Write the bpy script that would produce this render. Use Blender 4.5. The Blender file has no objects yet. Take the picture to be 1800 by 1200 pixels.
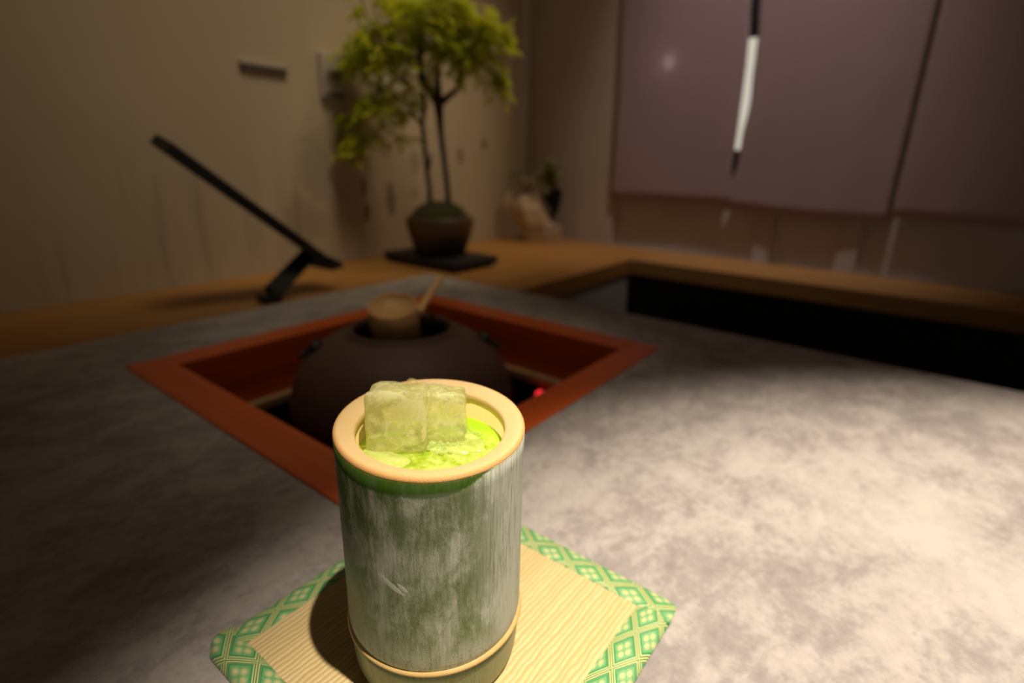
import bpy, bmesh, math, random
from mathutils import Vector, Matrix, noise
PI = math.pi
S = bpy.context.scene
COL = S.collection
random.seed(7)

# ---------------------------------------------------------------- camera
cd = bpy.data.cameras.new('camera'); cam = bpy.data.objects.new('camera', cd); COL.objects.link(cam)
A = math.radians(52.7392); PIT = 0.3267; ROLL = 0.0238
fw = Vector((math.cos(PIT)*math.sin(A), math.cos(PIT)*math.cos(A), -math.sin(PIT)))
rt0 = Vector((math.cos(A), -math.sin(A), 0)); up0 = rt0.cross(fw)
rt = math.cos(ROLL)*rt0 + math.sin(ROLL)*up0
up = -math.sin(ROLL)*rt0 + math.cos(ROLL)*up0
m = Matrix((rt, up, -fw)).transposed().to_4x4(); m.translation = (0, 0, 0.21356)
cam.matrix_world = m
cd.sensor_fit = 'HORIZONTAL'; cd.sensor_width = 36; cd.lens = 937.03/1800*36
cd.clip_start = 0.01; cd.clip_end = 50
cd.dof.use_dof = True; cd.dof.focus_distance = 0.195; cd.dof.aperture_fstop = 5.2
S.camera = cam

# ---------------------------------------------------------------- light
S.view_settings.view_transform = 'Standard'; S.view_settings.look = 'None'
S.view_settings.gamma = 1; S.view_settings.exposure = 0; S.view_settings.use_curve_mapping = False
w = bpy.data.worlds.new('world'); S.world = w; w.use_nodes = True
w.node_tree.nodes['Background'].inputs[0].default_value = (1.0, .82, .66, 1)
w.node_tree.nodes['Background'].inputs[1].default_value = 0.06
def spot(name, loc, to, watts, size, blend, radius, col):
    l = bpy.data.lights.new(name, 'SPOT'); l.energy = watts; l.spot_size = math.radians(size); l.spot_blend = blend
    l.shadow_soft_size = radius; l.color = col
    o = bpy.data.objects.new(name, l); COL.objects.link(o); o.location = loc
    o.rotation_euler = (Vector(to)-Vector(loc)).to_track_quat('-Z', 'Y').to_euler(); return o
spot('downlight_table', (.133, -.29, 1.70), (.205, -.29, 0), 275, 38, .62, .016, (1, .86, .70))
spot('downlight_bonsai', (1.24, .36, 1.48), (.93, .90, .15), 24.0, 34, .9, .10, (1, .80, .52))
spot('downlight_wall', (.30, .42, 1.65), (.34, .985, .42), 26, 28, 1, .30, (1, .84, .60))
spot('downlight_wall', (.66, .42, 1.65), (.72, .985, .38), 46, 34, 1, .30, (1, .84, .60))
spot('downlight_noren', (1.00, .25, 1.60), (1.36, .38, .34), 44, 44, 1, .05, (1, .84, .78))
spot('fill_spot_hearth', (.40, .40, 1.68), (.385, .44, 0), 15.0, 24, 1, .05, (1, .84, .64))  # added fill spot that brightens the kettle, ladle and hearth frame

# ---------------------------------------------------------------- node helpers
class NT:
    def __init__(s, name):
        s.m = bpy.data.materials.new(name); s.m.use_nodes = True; s.t = s.m.node_tree
        s.b = s.t.nodes['Principled BSDF']; s.out = s.t.nodes['Material Output']; s._c = None
    def n(s, typ, **k):
        x = s.t.nodes.new(typ)
        for a, v in k.items(): setattr(x, a, v)
        return x
    def link(s, a, b): s.t.links.new(a, b)
    def put(s, sock, v):
        if hasattr(v, 'node'): s.link(v, sock)
        elif isinstance(v, (tuple, list)) and len(v) == 3 and sock.type == 'RGBA': sock.default_value = (*v, 1)
        else: sock.default_value = v
    def mt(s, op, a, b=0.0, c=0.0, clamp=False):
        x = s.n('ShaderNodeMath', operation=op); x.use_clamp = clamp
        s.put(x.inputs[0], a); s.put(x.inputs[1], b); s.put(x.inputs[2], c); return x.outputs[0]
    def co(s, kind='Object'):
        if s._c is None: s._c = s.n('ShaderNodeTexCoord')
        return s._c.outputs[kind]
    def xyz(s, v):
        x = s.n('ShaderNodeSeparateXYZ'); s.link(v, x.inputs[0]); return x.outputs
    def vec(s, a, b, c):
        x = s.n('ShaderNodeCombineXYZ'); s.put(x.inputs[0], a); s.put(x.inputs[1], b); s.put(x.inputs[2], c); return x.outputs[0]
    def map(s, v, scale=(1,1,1), loc=(0,0,0), rot=(0,0,0)):
        x = s.n('ShaderNodeMapping'); s.link(v, x.inputs[0]); x.inputs['Scale'].default_value = scale
        x.inputs['Location'].default_value = loc; x.inputs['Rotation'].default_value = rot; return x.outputs[0]
    def noise(s, v, sc=5, det=4, rough=.5, dist=0):
        x = s.n('ShaderNodeTexNoise'); s.link(v, x.inputs['Vector']); x.inputs['Scale'].default_value = sc
        x.inputs['Detail'].default_value = det; x.inputs['Roughness'].default_value = rough; x.inputs['Distortion'].default_value = dist
        return x.outputs['Fac']
    def voro(s, v, sc, feat='F1'):
        x = s.n('ShaderNodeTexVoronoi'); x.feature = feat; s.link(v, x.inputs['Vector']); x.inputs['Scale'].default_value = sc
        return x.outputs['Distance']
    def ramp(s, f, stops):
        x = s.n('ShaderNodeValToRGB'); s.link(f, x.inputs[0]); e = x.color_ramp.elements
        while len(e) < len(stops): e.new(.5)
        for i, (p, c) in enumerate(stops):
            e[i].position = p; e[i].color = (*c, 1) if not isinstance(c, (int, float)) else (c, c, c, 1)
        return x.outputs[0]
    def sm(s, f, lo, hi, a=0.0, b=1.0):
        x = s.n('ShaderNodeMapRange', interpolation_type='SMOOTHSTEP'); s.put(x.inputs[0], f)
        x.inputs[1].default_value = lo; x.inputs[2].default_value = hi; x.inputs[3].default_value = a; x.inputs[4].default_value = b
        return x.outputs[0]
    def mix(s, f, a, b, mode='MIX'):
        x = s.n('ShaderNodeMix', data_type='RGBA', blend_type=mode); s.put(x.inputs[0], f); s.put(x.inputs[6], a); s.put(x.inputs[7], b)
        return x.outputs[2]
    def bump(s, h, st=.3, d=.001, nrm=None):
        x = s.n('ShaderNodeBump'); s.put(x.inputs['Height'], h); x.inputs['Strength'].default_value = st; x.inputs['Distance'].default_value = d
        if nrm is not None: s.link(nrm, x.inputs['Normal'])
        s.link(x.outputs[0], s.b.inputs['Normal']); return x.outputs[0]
    def set(s, **k):
        for a, v in k.items(): s.put(s.b.inputs[a.replace('_', ' ')], v)
        return s.m

def plain(name, col, rough=.6, var=.12, sc=30, bump=0, **k):
    t = NT(name); n = t.noise(t.co(), sc, 4)
    c = t.mix(n, tuple(x*(1-var) for x in col), tuple(min(1, x*(1+var)) for x in col))
    if bump: t.bump(n, bump, .002)
    return t.set(Base_Color=c, Roughness=rough, **k)

# ---------------------------------------------------------------- materials
def wood(name, c1, c2, axis=0, sc=1.0, rough=.45, coat=0.0):
    t = NT(name); s = [14*sc, 14*sc, 14*sc]; s[axis] = 1.0*sc
    n = t.noise(t.map(t.co(), tuple(s)), 3.0, 6, .6, .6)
    s2 = [160*sc]*3; s2[axis] = 4*sc
    f = t.noise(t.map(t.co(), tuple(s2)), 1.0, 3, .6)
    k = t.mt('ADD', t.mt('MULTIPLY', n, .7), t.mt('MULTIPLY', f, .3))
    c = t.ramp(k, [(.3, c2), (.68, c1)])
    t.bump(f, .15, .0006)
    return t.set(Base_Color=c, Roughness=rough, Coat_Weight=coat)
M = {}
M['bench'] = wood('bench_wood', (.42, .20, .045), (.30, .135, .026), 0, 1, .5)
M['bench2'] = wood('bench_wood_right', (.42, .22, .065), (.30, .15, .04), 1, 1, .5)
M['lacquer_u'] = wood('hearth_wood_u', (.72, .125, .012), (.48, .072, .007), 0, 1.5, .38)
M['lacquer_v'] = wood('hearth_wood_v', (.72, .125, .012), (.48, .072, .007), 1, 1.5, .38)
M['ledge'] = wood('ledge_wood', (.50, .32, .13), (.36, .22, .09), 0, 2, .6)
M['black'] = plain('black_paint', (.008, .008, .008), .5)
M['blackwood'] = plain('black_lacquer', (.007, .006, .006), .6)
M['iron'] = plain('kettle_iron', (.094, .046, .029), .62, .18, 60, .25)
M['dark'] = plain('dark_recess', (.012, .010, .009), .8)
M['greypanel'] = plain('grey_panel', (.34, .29, .25), .8, .15, 20)
M['floor'] = plain('floor_dark', (.05, .045, .04), .8)
M['ladle'] = wood('ladle_bamboo', (.86, .52, .20), (.72, .42, .15), 2, 4, .5)
M['bark'] = plain('bark', (.045, .028, .016), .85, .4, 120, .6)
M['moss'] = plain('moss', (.050, .046, .012), .95, .5, 220, .9)
M['plate'] = plain('switch_plate', (.46, .40, .32), .45, .05)
M['plate_dark'] = plain('switch_dark', (.15, .12, .09), .5, .1)
M['ceiling'] = plain('ceiling_plaster', (.42, .38, .33), .9)

def concrete():
    t = NT('trowelled_grey_mortar'); c = t.co()
    big = t.noise(c, 4.0, 3, .5, .2); mid = t.noise(t.map(c, (1, 1.35, 1), rot=(0, 0, .5)), 24, 7, .68, .35); fine = t.noise(c, 150, 5, .65)
    k = t.mt('ADD', t.mt('ADD', t.mt('MULTIPLY', big, .33), t.mt('MULTIPLY', mid, .44)), t.mt('MULTIPLY', fine, .23))
    col = t.ramp(k, [(.40, (.235, .210, .200)), (.47, (.300, .270, .256)), (.515, (.375, .341, .318)), (.60, (.450, .415, .380))])
    spots = t.sm(t.voro(t.map(c, (1, 1.5, 1)), 70), .05, .17)
    sp2 = t.sm(t.noise(c, 30, 2), .52, .62)
    dark = t.mt('MULTIPLY', t.mt('SUBTRACT', 1.0, spots), sp2)
    col = t.mix(t.mt('MULTIPLY', dark, .30), col, (.15, .13, .12))
    t.bump(t.mt('ADD', t.mt('MULTIPLY', fine, .5), t.mt('MULTIPLY', mid, 1.0)), .35, .0010)
    return t.set(Base_Color=col, Roughness=.62)
M['concrete'] = concrete()

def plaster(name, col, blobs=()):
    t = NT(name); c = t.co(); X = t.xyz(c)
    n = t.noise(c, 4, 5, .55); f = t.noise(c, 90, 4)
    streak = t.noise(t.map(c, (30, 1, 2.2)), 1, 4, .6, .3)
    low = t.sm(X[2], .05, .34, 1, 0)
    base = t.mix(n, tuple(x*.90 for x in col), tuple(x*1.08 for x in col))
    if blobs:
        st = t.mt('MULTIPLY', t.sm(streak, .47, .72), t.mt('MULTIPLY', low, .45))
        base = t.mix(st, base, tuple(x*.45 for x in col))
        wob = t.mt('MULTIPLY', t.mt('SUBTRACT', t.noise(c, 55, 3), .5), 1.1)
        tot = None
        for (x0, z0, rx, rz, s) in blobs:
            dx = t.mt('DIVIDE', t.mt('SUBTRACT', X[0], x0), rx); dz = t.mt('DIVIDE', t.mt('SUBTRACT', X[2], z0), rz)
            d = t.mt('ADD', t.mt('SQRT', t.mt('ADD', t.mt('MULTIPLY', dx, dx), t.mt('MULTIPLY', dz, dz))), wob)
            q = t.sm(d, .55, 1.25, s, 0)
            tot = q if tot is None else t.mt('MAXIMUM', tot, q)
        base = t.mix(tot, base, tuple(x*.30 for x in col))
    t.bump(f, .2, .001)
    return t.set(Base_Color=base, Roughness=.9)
BL = [(.754, .153, .010, .022, .8), (.757, .100, .010, .026, .95), (.826, .124, .014, .036, .85), (.815, .233, .018, .020, .35),  # dark marks and the plant's cast shadow, painted into the wall colour
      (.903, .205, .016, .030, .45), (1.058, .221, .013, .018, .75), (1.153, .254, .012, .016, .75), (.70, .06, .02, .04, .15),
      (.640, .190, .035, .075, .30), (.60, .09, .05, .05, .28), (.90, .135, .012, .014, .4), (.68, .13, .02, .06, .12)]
M['wall_l'] = plaster('beige_plaster_shade_marks', (.50, .40, .27), BL)
M['wall_r'] = plaster('beige_plaster', (.50, .42, .33))
M['door'] = plain('door_grey', (.50, .43, .40), .8, .1, 12)
M['stile'] = plain('door_stile', (.46, .39, .36), .7, .1, 12)

def cloth():
    t = NT('mauve_linen'); c = t.co()
    w1 = t.noise(t.map(c, (1, 900, 60)), 1, 2); w2 = t.noise(t.map(c, (1, 60, 900)), 1, 2)
    n = t.noise(c, 9, 4)
    col = t.mix(t.mt('ADD', t.mt('MULTIPLY', w1, .5), t.mt('MULTIPLY', w2, .5)), (.38, .265, .27), (.54, .40, .41))
    col = t.mix(t.mt('MULTIPLY', n, .25), col, (.36, .26, .22))
    tr = t.n('ShaderNodeBsdfTranslucent'); t.link(col, tr.inputs[0])
    t.set(Base_Color=col, Roughness=.9)
    mx = t.n('ShaderNodeMixShader'); mx.inputs[0].default_value = .22
    t.link(t.b.outputs[0], mx.inputs[1]); t.link(tr.outputs[0], mx.inputs[2]); t.link(mx.outputs[0], t.out.inputs[0])
    return t.m
M['cloth'] = cloth()
def emis(name, col, st):
    t = NT(name); return t.set(Base_Color=(.02, .02, .02), Emission_Color=col, Emission_Strength=st)
M['window_lit'] = emis('lit_pane', (.96, .90, .72), .62)
M['bulb'] = emis('bulb_glow', (.62, .92, 1.0), 420)
M['red'] = emis('red_lamp', (1.0, .03, .04), 1.3)

def leafmat(name, c1, c2, sc, trans=.35):
    t = NT(name); n = t.noise(t.co(), sc, 3)
    col = t.mix(t.sm(n, .35, .65), c1, c2)
    tr = t.n('ShaderNodeBsdfTranslucent'); t.link(col, tr.inputs[0]); t.set(Base_Color=col, Roughness=.55)
    mx = t.n('ShaderNodeMixShader'); mx.inputs[0].default_value = trans
    t.link(t.b.outputs[0], mx.inputs[1]); t.link(tr.outputs[0], mx.inputs[2]); t.link(mx.outputs[0], t.out.inputs[0])
    return t.m
M['leaf'] = leafmat('bonsai_leaf', (.43, .50, .008), (.72, .72, .025), 22, .4)
M['leaf_dark'] = leafmat('dark_leaf', (.08, .10, .012), (.26, .26, .025), 30, .2)
M['blossom'] = leafmat('pale_blossom', (.48, .44, .22), (.62, .56, .34), 30)
M['paper'] = leafmat('wrapping_paper', (.80, .62, .38), (.92, .78, .54), 10, .15)
M['paper_edge'] = leafmat('paper_edge', (.95, .85, .66), (.90, .78, .58), 10, .15)
M['basket'] = plain('brown_basket', (.13, .075, .035), .8, .35, 90)

def potmat():
    t = NT('pot_glaze'); c = t.co(); X = t.xyz(c)
    n = t.noise(t.map(c, (1, 1, 5)), 16, 4)
    z = t.mt('ADD', X[2], t.mt('MULTIPLY', t.mt('SUBTRACT', n, .5), .02))
    col = t.ramp(t.mt('MULTIPLY', z, 10), [(.22, (.012, .008, .006)), (.40, (.05, .024, .010)), (.52, (.13, .065, .022)), (.78, (.075, .045, .02))])
    return t.set(Base_Color=col, Roughness=.5)
M['pot'] = potmat()

# cup materials: object origin on the cup axis at the mat
def bamboo_skin():
    t = NT('frosted_green_bamboo'); c = t.co(); X = t.xyz(c)
    ang = t.mt('ARCTAN2', X[1], X[0]); z = t.mt('SUBTRACT', X[2], t.mt('MULTIPLY', t.sm(X[2], .03, .105), t.mt('ADD', t.mt('MULTIPLY', X[0], .031), t.mt('MULTIPLY', X[1], .056))))
    cyl = t.vec(t.mt('COSINE', ang), t.mt('SINE', ang), t.mt('MULTIPLY', z, 26.7))   # isotropic cylinder coordinates (unit = radius)
    vs = t.map(cyl, (1, 1, .045))
    fib = t.noise(vs, 46, 4, .65); fib2 = t.noise(t.map(cyl, (1, 1, .14)), 22, 4, .6)
    cloud = t.noise(t.map(cyl, (1, 1, .60)), 2.1, 4, .55, .6); c2 = t.noise(t.map(cyl, (1, 1, .45), loc=(3, 2, 7)), 5.5, 6, .66, .5)
    grain = t.noise(cyl, 60, 3, .7)
    f = t.mt('ADD', t.mt('ADD', t.mt('MULTIPLY', cloud, .36), t.mt('MULTIPLY', c2, .36)), t.mt('ADD', t.mt('MULTIPLY', fib2, .15), t.mt('MULTIPLY', grain, .13)))
    frost = t.sm(f, .445, .62)
    frost = t.mt('MULTIPLY', frost, t.sm(fib, .30, .62, .70, 1.0))
    # more wax on the side that faces -y/+x, less on the other
    side = t.mt('ADD', t.mt('MULTIPLY', t.mt('COSINE', t.mt('SUBTRACT', ang, -1.15)), .5), .5)
    frost = t.mt('ADD', frost, t.mt('MULTIPLY', t.sm(side, .80, 1.0), t.sm(fib, .32, .52, .35, .95)), clamp=True)
    # heavier bloom just above the node
    lowz = t.sm(z, .026, .044, 1, 0)
    frost = t.mt('MAXIMUM', frost, t.mt('MULTIPLY', lowz, t.sm(t.mt('ADD', t.mt('MULTIPLY', fib2, .5), t.mt('MULTIPLY', grain, .5)), .36, .54, .15, .95)))
    # clean glossy band below the rim
    bandz = t.mt('ADD', z, t.mt('MULTIPLY', t.mt('SUBTRACT', fib, .5), .0035))
    bandz = t.mt('ADD', bandz, t.sm(side, .72, 1.0, 0, -.0080))
    band = t.sm(bandz, .1032, .1048)
    frost = t.mt('MULTIPLY', frost, t.mt('SUBTRACT', 1.0, t.mt('MULTIPLY', band, .93)))
    below = t.sm(z, .0195, .0215)
    frost = t.mt('MULTIPLY', frost, t.mt('ADD', t.mt('MULTIPLY', below, .75), .25))
    g = t.noise(t.map(cyl, (1, 1, .3)), 3, 4)
    green = t.mix(g, (.075, .120, .028), (.135, .185, .062))
    green = t.mix(band, green, t.mix(fib, (.018, .050, .002), (.045, .100, .006)))
    skin = t.mix(frost, green, t.mix(fib, (.35, .385, .31), (.60, .61, .53)))
    # pale scar
    a0 = math.radians(-158)
    da = t.mt('MULTIPLY', t.mt('SUBTRACT', ang, a0), .0376); dz = t.mt('SUBTRACT', z, .0640)
    p = t.mt('ADD', t.mt('MULTIPLY', da, .60), t.mt('MULTIPLY', dz, .80)); q = t.mt('SUBTRACT', t.mt('MULTIPLY', da, .80), t.mt('MULTIPLY', dz, .60))
    def ell(px, py, rx, ry):
        a = t.mt('DIVIDE', t.mt('SUBTRACT', q, px), rx); b = t.mt('DIVIDE', t.mt('SUBTRACT', p, py), ry)
        return t.mt('ADD', t.mt('SQRT', t.mt('ADD', t.mt('MULTIPLY', a, a), t.mt('MULTIPLY', b, b))), t.mt('MULTIPLY', t.mt('SUBTRACT', t.noise(cyl, 35, 3), .5), .9))
    sc = t.mt('MAXIMUM', t.sm(ell(0, 0, .0056, .0014), .6, 1.1, 1, 0), t.mt('MAXIMUM', t.sm(ell(.0030, .0024, .0028, .0010), .6, 1.1, .9, 0), t.sm(ell(-.0045, -.0006, .0030, .0022), .4, 1.1, .55, 0)))
    skin = t.mix(t.mt('MULTIPLY', sc, .8), skin, (.62, .64, .58))
    # tan fibres torn down from the cut
    rag = t.mt('ADD', z, t.mt('MULTIPLY', t.mt('SUBTRACT', fib, .5), t.sm(side, .35, .9, .0015, .015)))
    tan = t.sm(rag, .1118, .1128)
    skin = t.mix(tan, skin, (.72, .62, .30))
    h = t.mt('ADD', t.mt('MULTIPLY', fib, .6), t.mt('ADD', t.mt('MULTIPLY', grain, .25), t.mt('MULTIPLY', frost, .5)))
    h = t.mt('MULTIPLY', h, t.mt('SUBTRACT', 1.0, t.mt('MULTIPLY', band, .85)))
    h = t.mt('ADD', h, t.mt('MULTIPLY', sc, 2.2))
    t.bump(h, .55, .00035)
    rough = t.mt('ADD', .24, t.mt('MULTIPLY', frost, .40))
    return t.set(Base_Color=skin, Roughness=rough, Coat_Weight=t.mt('MULTIPLY', band, .5), Coat_Roughness=.15)
M['bamboo'] = bamboo_skin()
def bamboo_cut():
    t = NT('cut_bamboo_edge'); c = t.co(); X = t.xyz(c)
    sp = t.voro(c, 2600); n = t.noise(c, 1500, 2); big = t.noise(c, 60, 3)
    r = t.mt('SQRT', t.mt('ADD', t.mt('MULTIPLY', X[0], X[0]), t.mt('MULTIPLY', X[1], X[1])))
    outer = t.sm(r, .0352, .0374)
    col = t.mix(big, (.76, .53, .235), (.84, .62, .30))
    col = t.mix(t.mt('MULTIPLY', outer, .75), col, (.82, .40, .11))
    col = t.mix(t.mt('MULTIPLY', t.sm(sp, .30, .10), .22), col, (.60, .30, .12))
    t.bump(t.mt('ADD', sp, n), .35, .0003)
    return t.set(Base_Color=col, Roughness=.55, Subsurface_Weight=.15, Subsurface_Scale=.002)
M['cut'] = bamboo_cut()
def inner():
    t = NT('inner_bamboo'); c = t.co(); f = t.noise(t.map(c, (1, 1, .06)), 700, 3); n = t.noise(c, 80, 3)
    col = t.mix(n, (.74, .58, .17), (.86, .70, .26)); col = t.mix(t.mt('MULTIPLY', f, .25), col, (.60, .46, .10))
    t.bump(f, .2, .0003)
    return t.set(Base_Color=col, Roughness=.35)
M['inner'] = inner()
M['node'] = plain('node_ridge', (.62, .42, .16), .5, .2, 200)
def matcha():
    t = NT('iced_green_tea'); c = t.co()
    n = t.noise(c, 120, 5, .6, 1.2); n2 = t.noise(c, 45, 4, .6, 2.0)
    k = t.mt('ADD', t.mt('MULTIPLY', n, .4), t.mt('MULTIPLY', n2, .6))
    X = t.xyz(c)
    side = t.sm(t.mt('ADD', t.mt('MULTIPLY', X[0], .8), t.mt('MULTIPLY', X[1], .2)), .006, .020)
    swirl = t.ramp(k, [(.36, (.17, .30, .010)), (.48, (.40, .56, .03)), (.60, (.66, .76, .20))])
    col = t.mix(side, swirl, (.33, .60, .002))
    t.bump(k, .25, .0008)
    return t.set(Base_Color=col, Roughness=.12, Subsurface_Weight=.35, Subsurface_Scale=.006, Subsurface_Radius=(.8, 1, .1), Coat_Weight=.6, Coat_Roughness=.05)
M['matcha'] = matcha()
def foam():
    t = NT('pale_tea_foam'); c = t.co(); n = t.noise(c, 300, 3)
    col = t.mix(n, (.48, .62, .10), (.72, .78, .28))
    return t.set(Base_Color=col, Roughness=.15, Coat_Weight=.5, Subsurface_Weight=.3, Subsurface_Scale=.003)
M['foam'] = foam()
def bubble():
    t = NT('clear_bubble'); tp = t.n('ShaderNodeBsdfTransparent'); tp.inputs[0].default_value = (.97, 1, .85, 1)
    t.set(Base_Color=(.72, .85, .30), Roughness=.05, Coat_Weight=1.0)
    mx = t.n('ShaderNodeMixShader'); mx.inputs[0].default_value = .55
    t.link(t.b.outputs[0], mx.inputs[1]); t.link(tp.outputs[0], mx.inputs[2]); t.link(mx.outputs[0], t.out.inputs[0]); return t.m
M['bubble'] = bubble()
def ice(name, tint, body, k0=.35, k1=.75):
    t = NT(name); c = t.co()
    n = t.noise(c, 130, 4, .6, 1.5); n2 = t.noise(c, 55, 4, .6, 2.5); cr = t.voro(c, 110, 'DISTANCE_TO_EDGE')
    t.set(Base_Color=tint, Roughness=.10, IOR=1.31, Transmission_Weight=1.0)
    nb = t.bump(t.mt('ADD', n2, t.mt('MULTIPLY', n, .25)), .22, .0010)
    df = t.n('ShaderNodeBsdfPrincipled'); t.link(nb, df.inputs['Normal'])
    col = t.mix(t.sm(n2, .35, .65), body, tuple(min(1, x*1.12+.03) for x in body))
    col = t.mix(t.sm(cr, .03, .0, 0, .35), col, (1, 1, .80))
    t.link(col, df.inputs['Base Color']); df.inputs['Roughness'].default_value = .12; df.inputs['Coat Weight'].default_value = .4
    df.inputs['Subsurface Weight'].default_value = .3; df.inputs['Subsurface Scale'].default_value = .004
    df.inputs['Subsurface Radius'].default_value = (1, 1, .6)
    tl = t.n('ShaderNodeBsdfTranslucent'); t.link(col, tl.inputs[0]); t.link(nb, tl.inputs['Normal'])
    tp = t.n('ShaderNodeBsdfTransparent'); tp.inputs[0].default_value = (*tint, 1)
    a = t.n('ShaderNodeMixShader'); a.inputs[0].default_value = .35
    t.link(df.outputs[0], a.inputs[1]); t.link(tl.outputs[0], a.inputs[2])
    b = t.n('ShaderNodeMixShader'); b.inputs[0].default_value = .85
    t.link(t.b.outputs[0], b.inputs[1]); t.link(tp.outputs[0], b.inputs[2])
    mx = t.n('ShaderNodeMixShader'); t.link(t.sm(n, .40, .60, k0, k1), mx.inputs[0])   # share of the cloudy body
    t.link(b.outputs[0], mx.inputs[1]); t.link(a.outputs[0], mx.inputs[2]); t.link(mx.outputs[0], t.out.inputs[0])
    return t.m
M['ice'] = ice('melting_ice', (1.0, 1.0, .90), (1.0, 1.0, .52), .36, .90)
M['ice_clear'] = ice('clear_ice', (1, .99, .90), (.95, .85, .55), .05, .25)
M['ice_wet'] = ice('tea_covered_ice', (.80, .92, .35), (.85, .95, .25), .6, .85)

def rush():
    t = NT('woven_rush'); c = t.co(); X = t.xyz(c)
    wob = t.mt('MULTIPLY', t.mt('SUBTRACT', t.noise(t.map(c, (90, 150, 1)), 1, 3), .5), .0030)
    y = t.mt('ADD', X[1], wob)
    ph = t.mt('MULTIPLY', y, 2*PI/.0025)
    s = t.mt('SINE', ph); r = t.mt('ADD', t.mt('MULTIPLY', s, .5), .5)
    cell = t.mt('FLOOR', t.mt('DIVIDE', y, .0025))
    rnd = t.n('ShaderNodeTexWhiteNoise', noise_dimensions='1D'); t.link(cell, rnd.inputs['W'])
    alt = t.mt('SINE', t.mt('ADD', t.mt('MULTIPLY', X[0], 2*PI/.026), t.mt('MULTIPLY', t.mt('MODULO', cell, 2.0), PI)))
    f = t.noise(t.map(c, (60, 1800, 1)), 1, 3)
    base = t.mix(rnd.outputs[0], (.64, .485, .215), (.72, .56, .28)); base = t.mix(t.mt('MULTIPLY', f, .35), base, (.56, .43, .18))
    col = t.mix(t.sm(r, .0, .22, .55, 0), base, (.38, .27, .09))
    t.bump(t.mt('ADD', r, t.mt('ADD', t.mt('MULTIPLY', f, .3), t.mt('MULTIPLY', alt, .25))), .8, .0005)
    return t.set(Base_Color=col, Roughness=.6)
M['rush'] = rush()
def brocade():
    t = NT('green_gold_brocade'); uv = t.xyz(t.co('UV'))
    p = t.mt('ADD', uv[0], uv[1]); q = t.mt('SUBTRACT', uv[0], uv[1])
    P = t.mt('FRACT', t.mt('MULTIPLY', t.mt('ADD', p, 1.0), .5)); Q = t.mt('FRACT', t.mt('MULTIPLY', t.mt('ADD', q, 1.0), .5))
    dP = t.mt('SUBTRACT', .5, t.mt('ABSOLUTE', t.mt('SUBTRACT', P, .5))); dQ = t.mt('SUBTRACT', .5, t.mt('ABSOLUTE', t.mt('SUBTRACT', Q, .5)))
    d = t.mt('MINIMUM', dP, dQ)                     # distance to the lattice lines, 0 .. .5
    band = t.sm(d, .118, .126, 1, 0)
    outline = t.mt('MULTIPLY', t.sm(d, .172, .180, 1, 0), t.mt('SUBTRACT', 1.0, band))
    lo = t.mt('LESS_THAN', dP, dQ)
    # threads run along the band
    al = t.mt('ADD', t.mt('MULTIPLY', lo, P), t.mt('MULTIPLY', t.mt('SUBTRACT', 1.0, lo), Q))
    th = t.mt('ADD', t.mt('MULTIPLY', t.mt('SINE', t.mt('MULTIPLY', al, 2*PI*13)), .5), .5)
    # four petals
    def pet(a, b):
        x = t.mt('DIVIDE', t.mt('SUBTRACT', P, a), .105); y = t.mt('DIVIDE', t.mt('SUBTRACT', Q, b), .105)
        return t.mt('SQRT', t.mt('ADD', t.mt('MULTIPLY', x, x), t.mt('MULTIPLY', y, y)))
    a, b = .365, .635
    dm = t.mt('MINIMUM', t.mt('MINIMUM', pet(a, a), pet(a, b)), t.mt('MINIMUM', pet(b, a), pet(b, b)))
    c = t.co(); fine = t.noise(c, 2600, 2, .6); weave = t.mt('ADD', t.mt('MULTIPLY', t.mt('SINE', t.mt('MULTIPLY', uv[0], 2*PI*26)), .5), .5)
    pf = t.sm(t.mt('ADD', dm, t.mt('MULTIPLY', t.mt('SUBTRACT', fine, .5), 2.2)), .85, 1.35, .92, 0)
    petcol = t.mix(t.sm(dm, .35, .9), (.66, .56, .22), (.38, .52, .26))
    ground = t.mix(t.sm(fine, .45, .6), (.09, .34, .12), (.27, .45, .15))
    inside = t.mix(pf, ground, petcol)
    bandc = t.mix(t.sm(th, .38, .66), (.035, .15, .03), (.70, .69, .30))
    bandc = t.mix(t.mt('MULTIPLY', weave, .30), bandc, (.22, .42, .12))
    col = t.mix(band, t.mix(outline, inside, t.mix(fine, (.012, .23, .07), (.03, .33, .12))), bandc)
    h = t.mt('ADD', t.mt('MULTIPLY', th, .5), t.mt('ADD', t.mt('MULTIPLY', weave, .3), t.mt('MULTIPLY', t.mt('ADD', pf, band), .8)))
    t.bump(h, .5, .0003)
    return t.set(Base_Color=col, Roughness=.42, Sheen_Weight=.2)
M['brocade'] = brocade()
M['mat_back'] = plain('mat_backing', (.30, .26, .14), .8)

# ---------------------------------------------------------------- geometry helpers
def empty(name, loc, label, cat, group=None, rot=(0, 0, 0)):
    o = bpy.data.objects.new(name, None); COL.objects.link(o); o.location = loc; o.rotation_euler = rot
    o.empty_display_size = .02
    o['label'] = label; o['category'] = cat
    if group: o['group'] = group
    return o
def obj(name, bm, mat, parent=None, loc=(0, 0, 0), smooth=False, rot=(0, 0, 0)):
    bmesh.ops.recalc_face_normals(bm, faces=bm.faces)
    me = bpy.data.meshes.new(name); bm.to_mesh(me); bm.free()
    me.materials.append(mat)
    if smooth:
        for f in me.polygons: f.use_smooth = True
    o = bpy.data.objects.new(name, me); COL.objects.link(o); o.location = loc; o.rotation_euler = rot
    if parent: o.parent = parent
    return o
def tag(o, label, cat, group=None):
    o['label'] = label; o['category'] = cat
    if group: o['group'] = group
    return o
def struct(o): o['kind'] = 'structure'; return o
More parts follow.
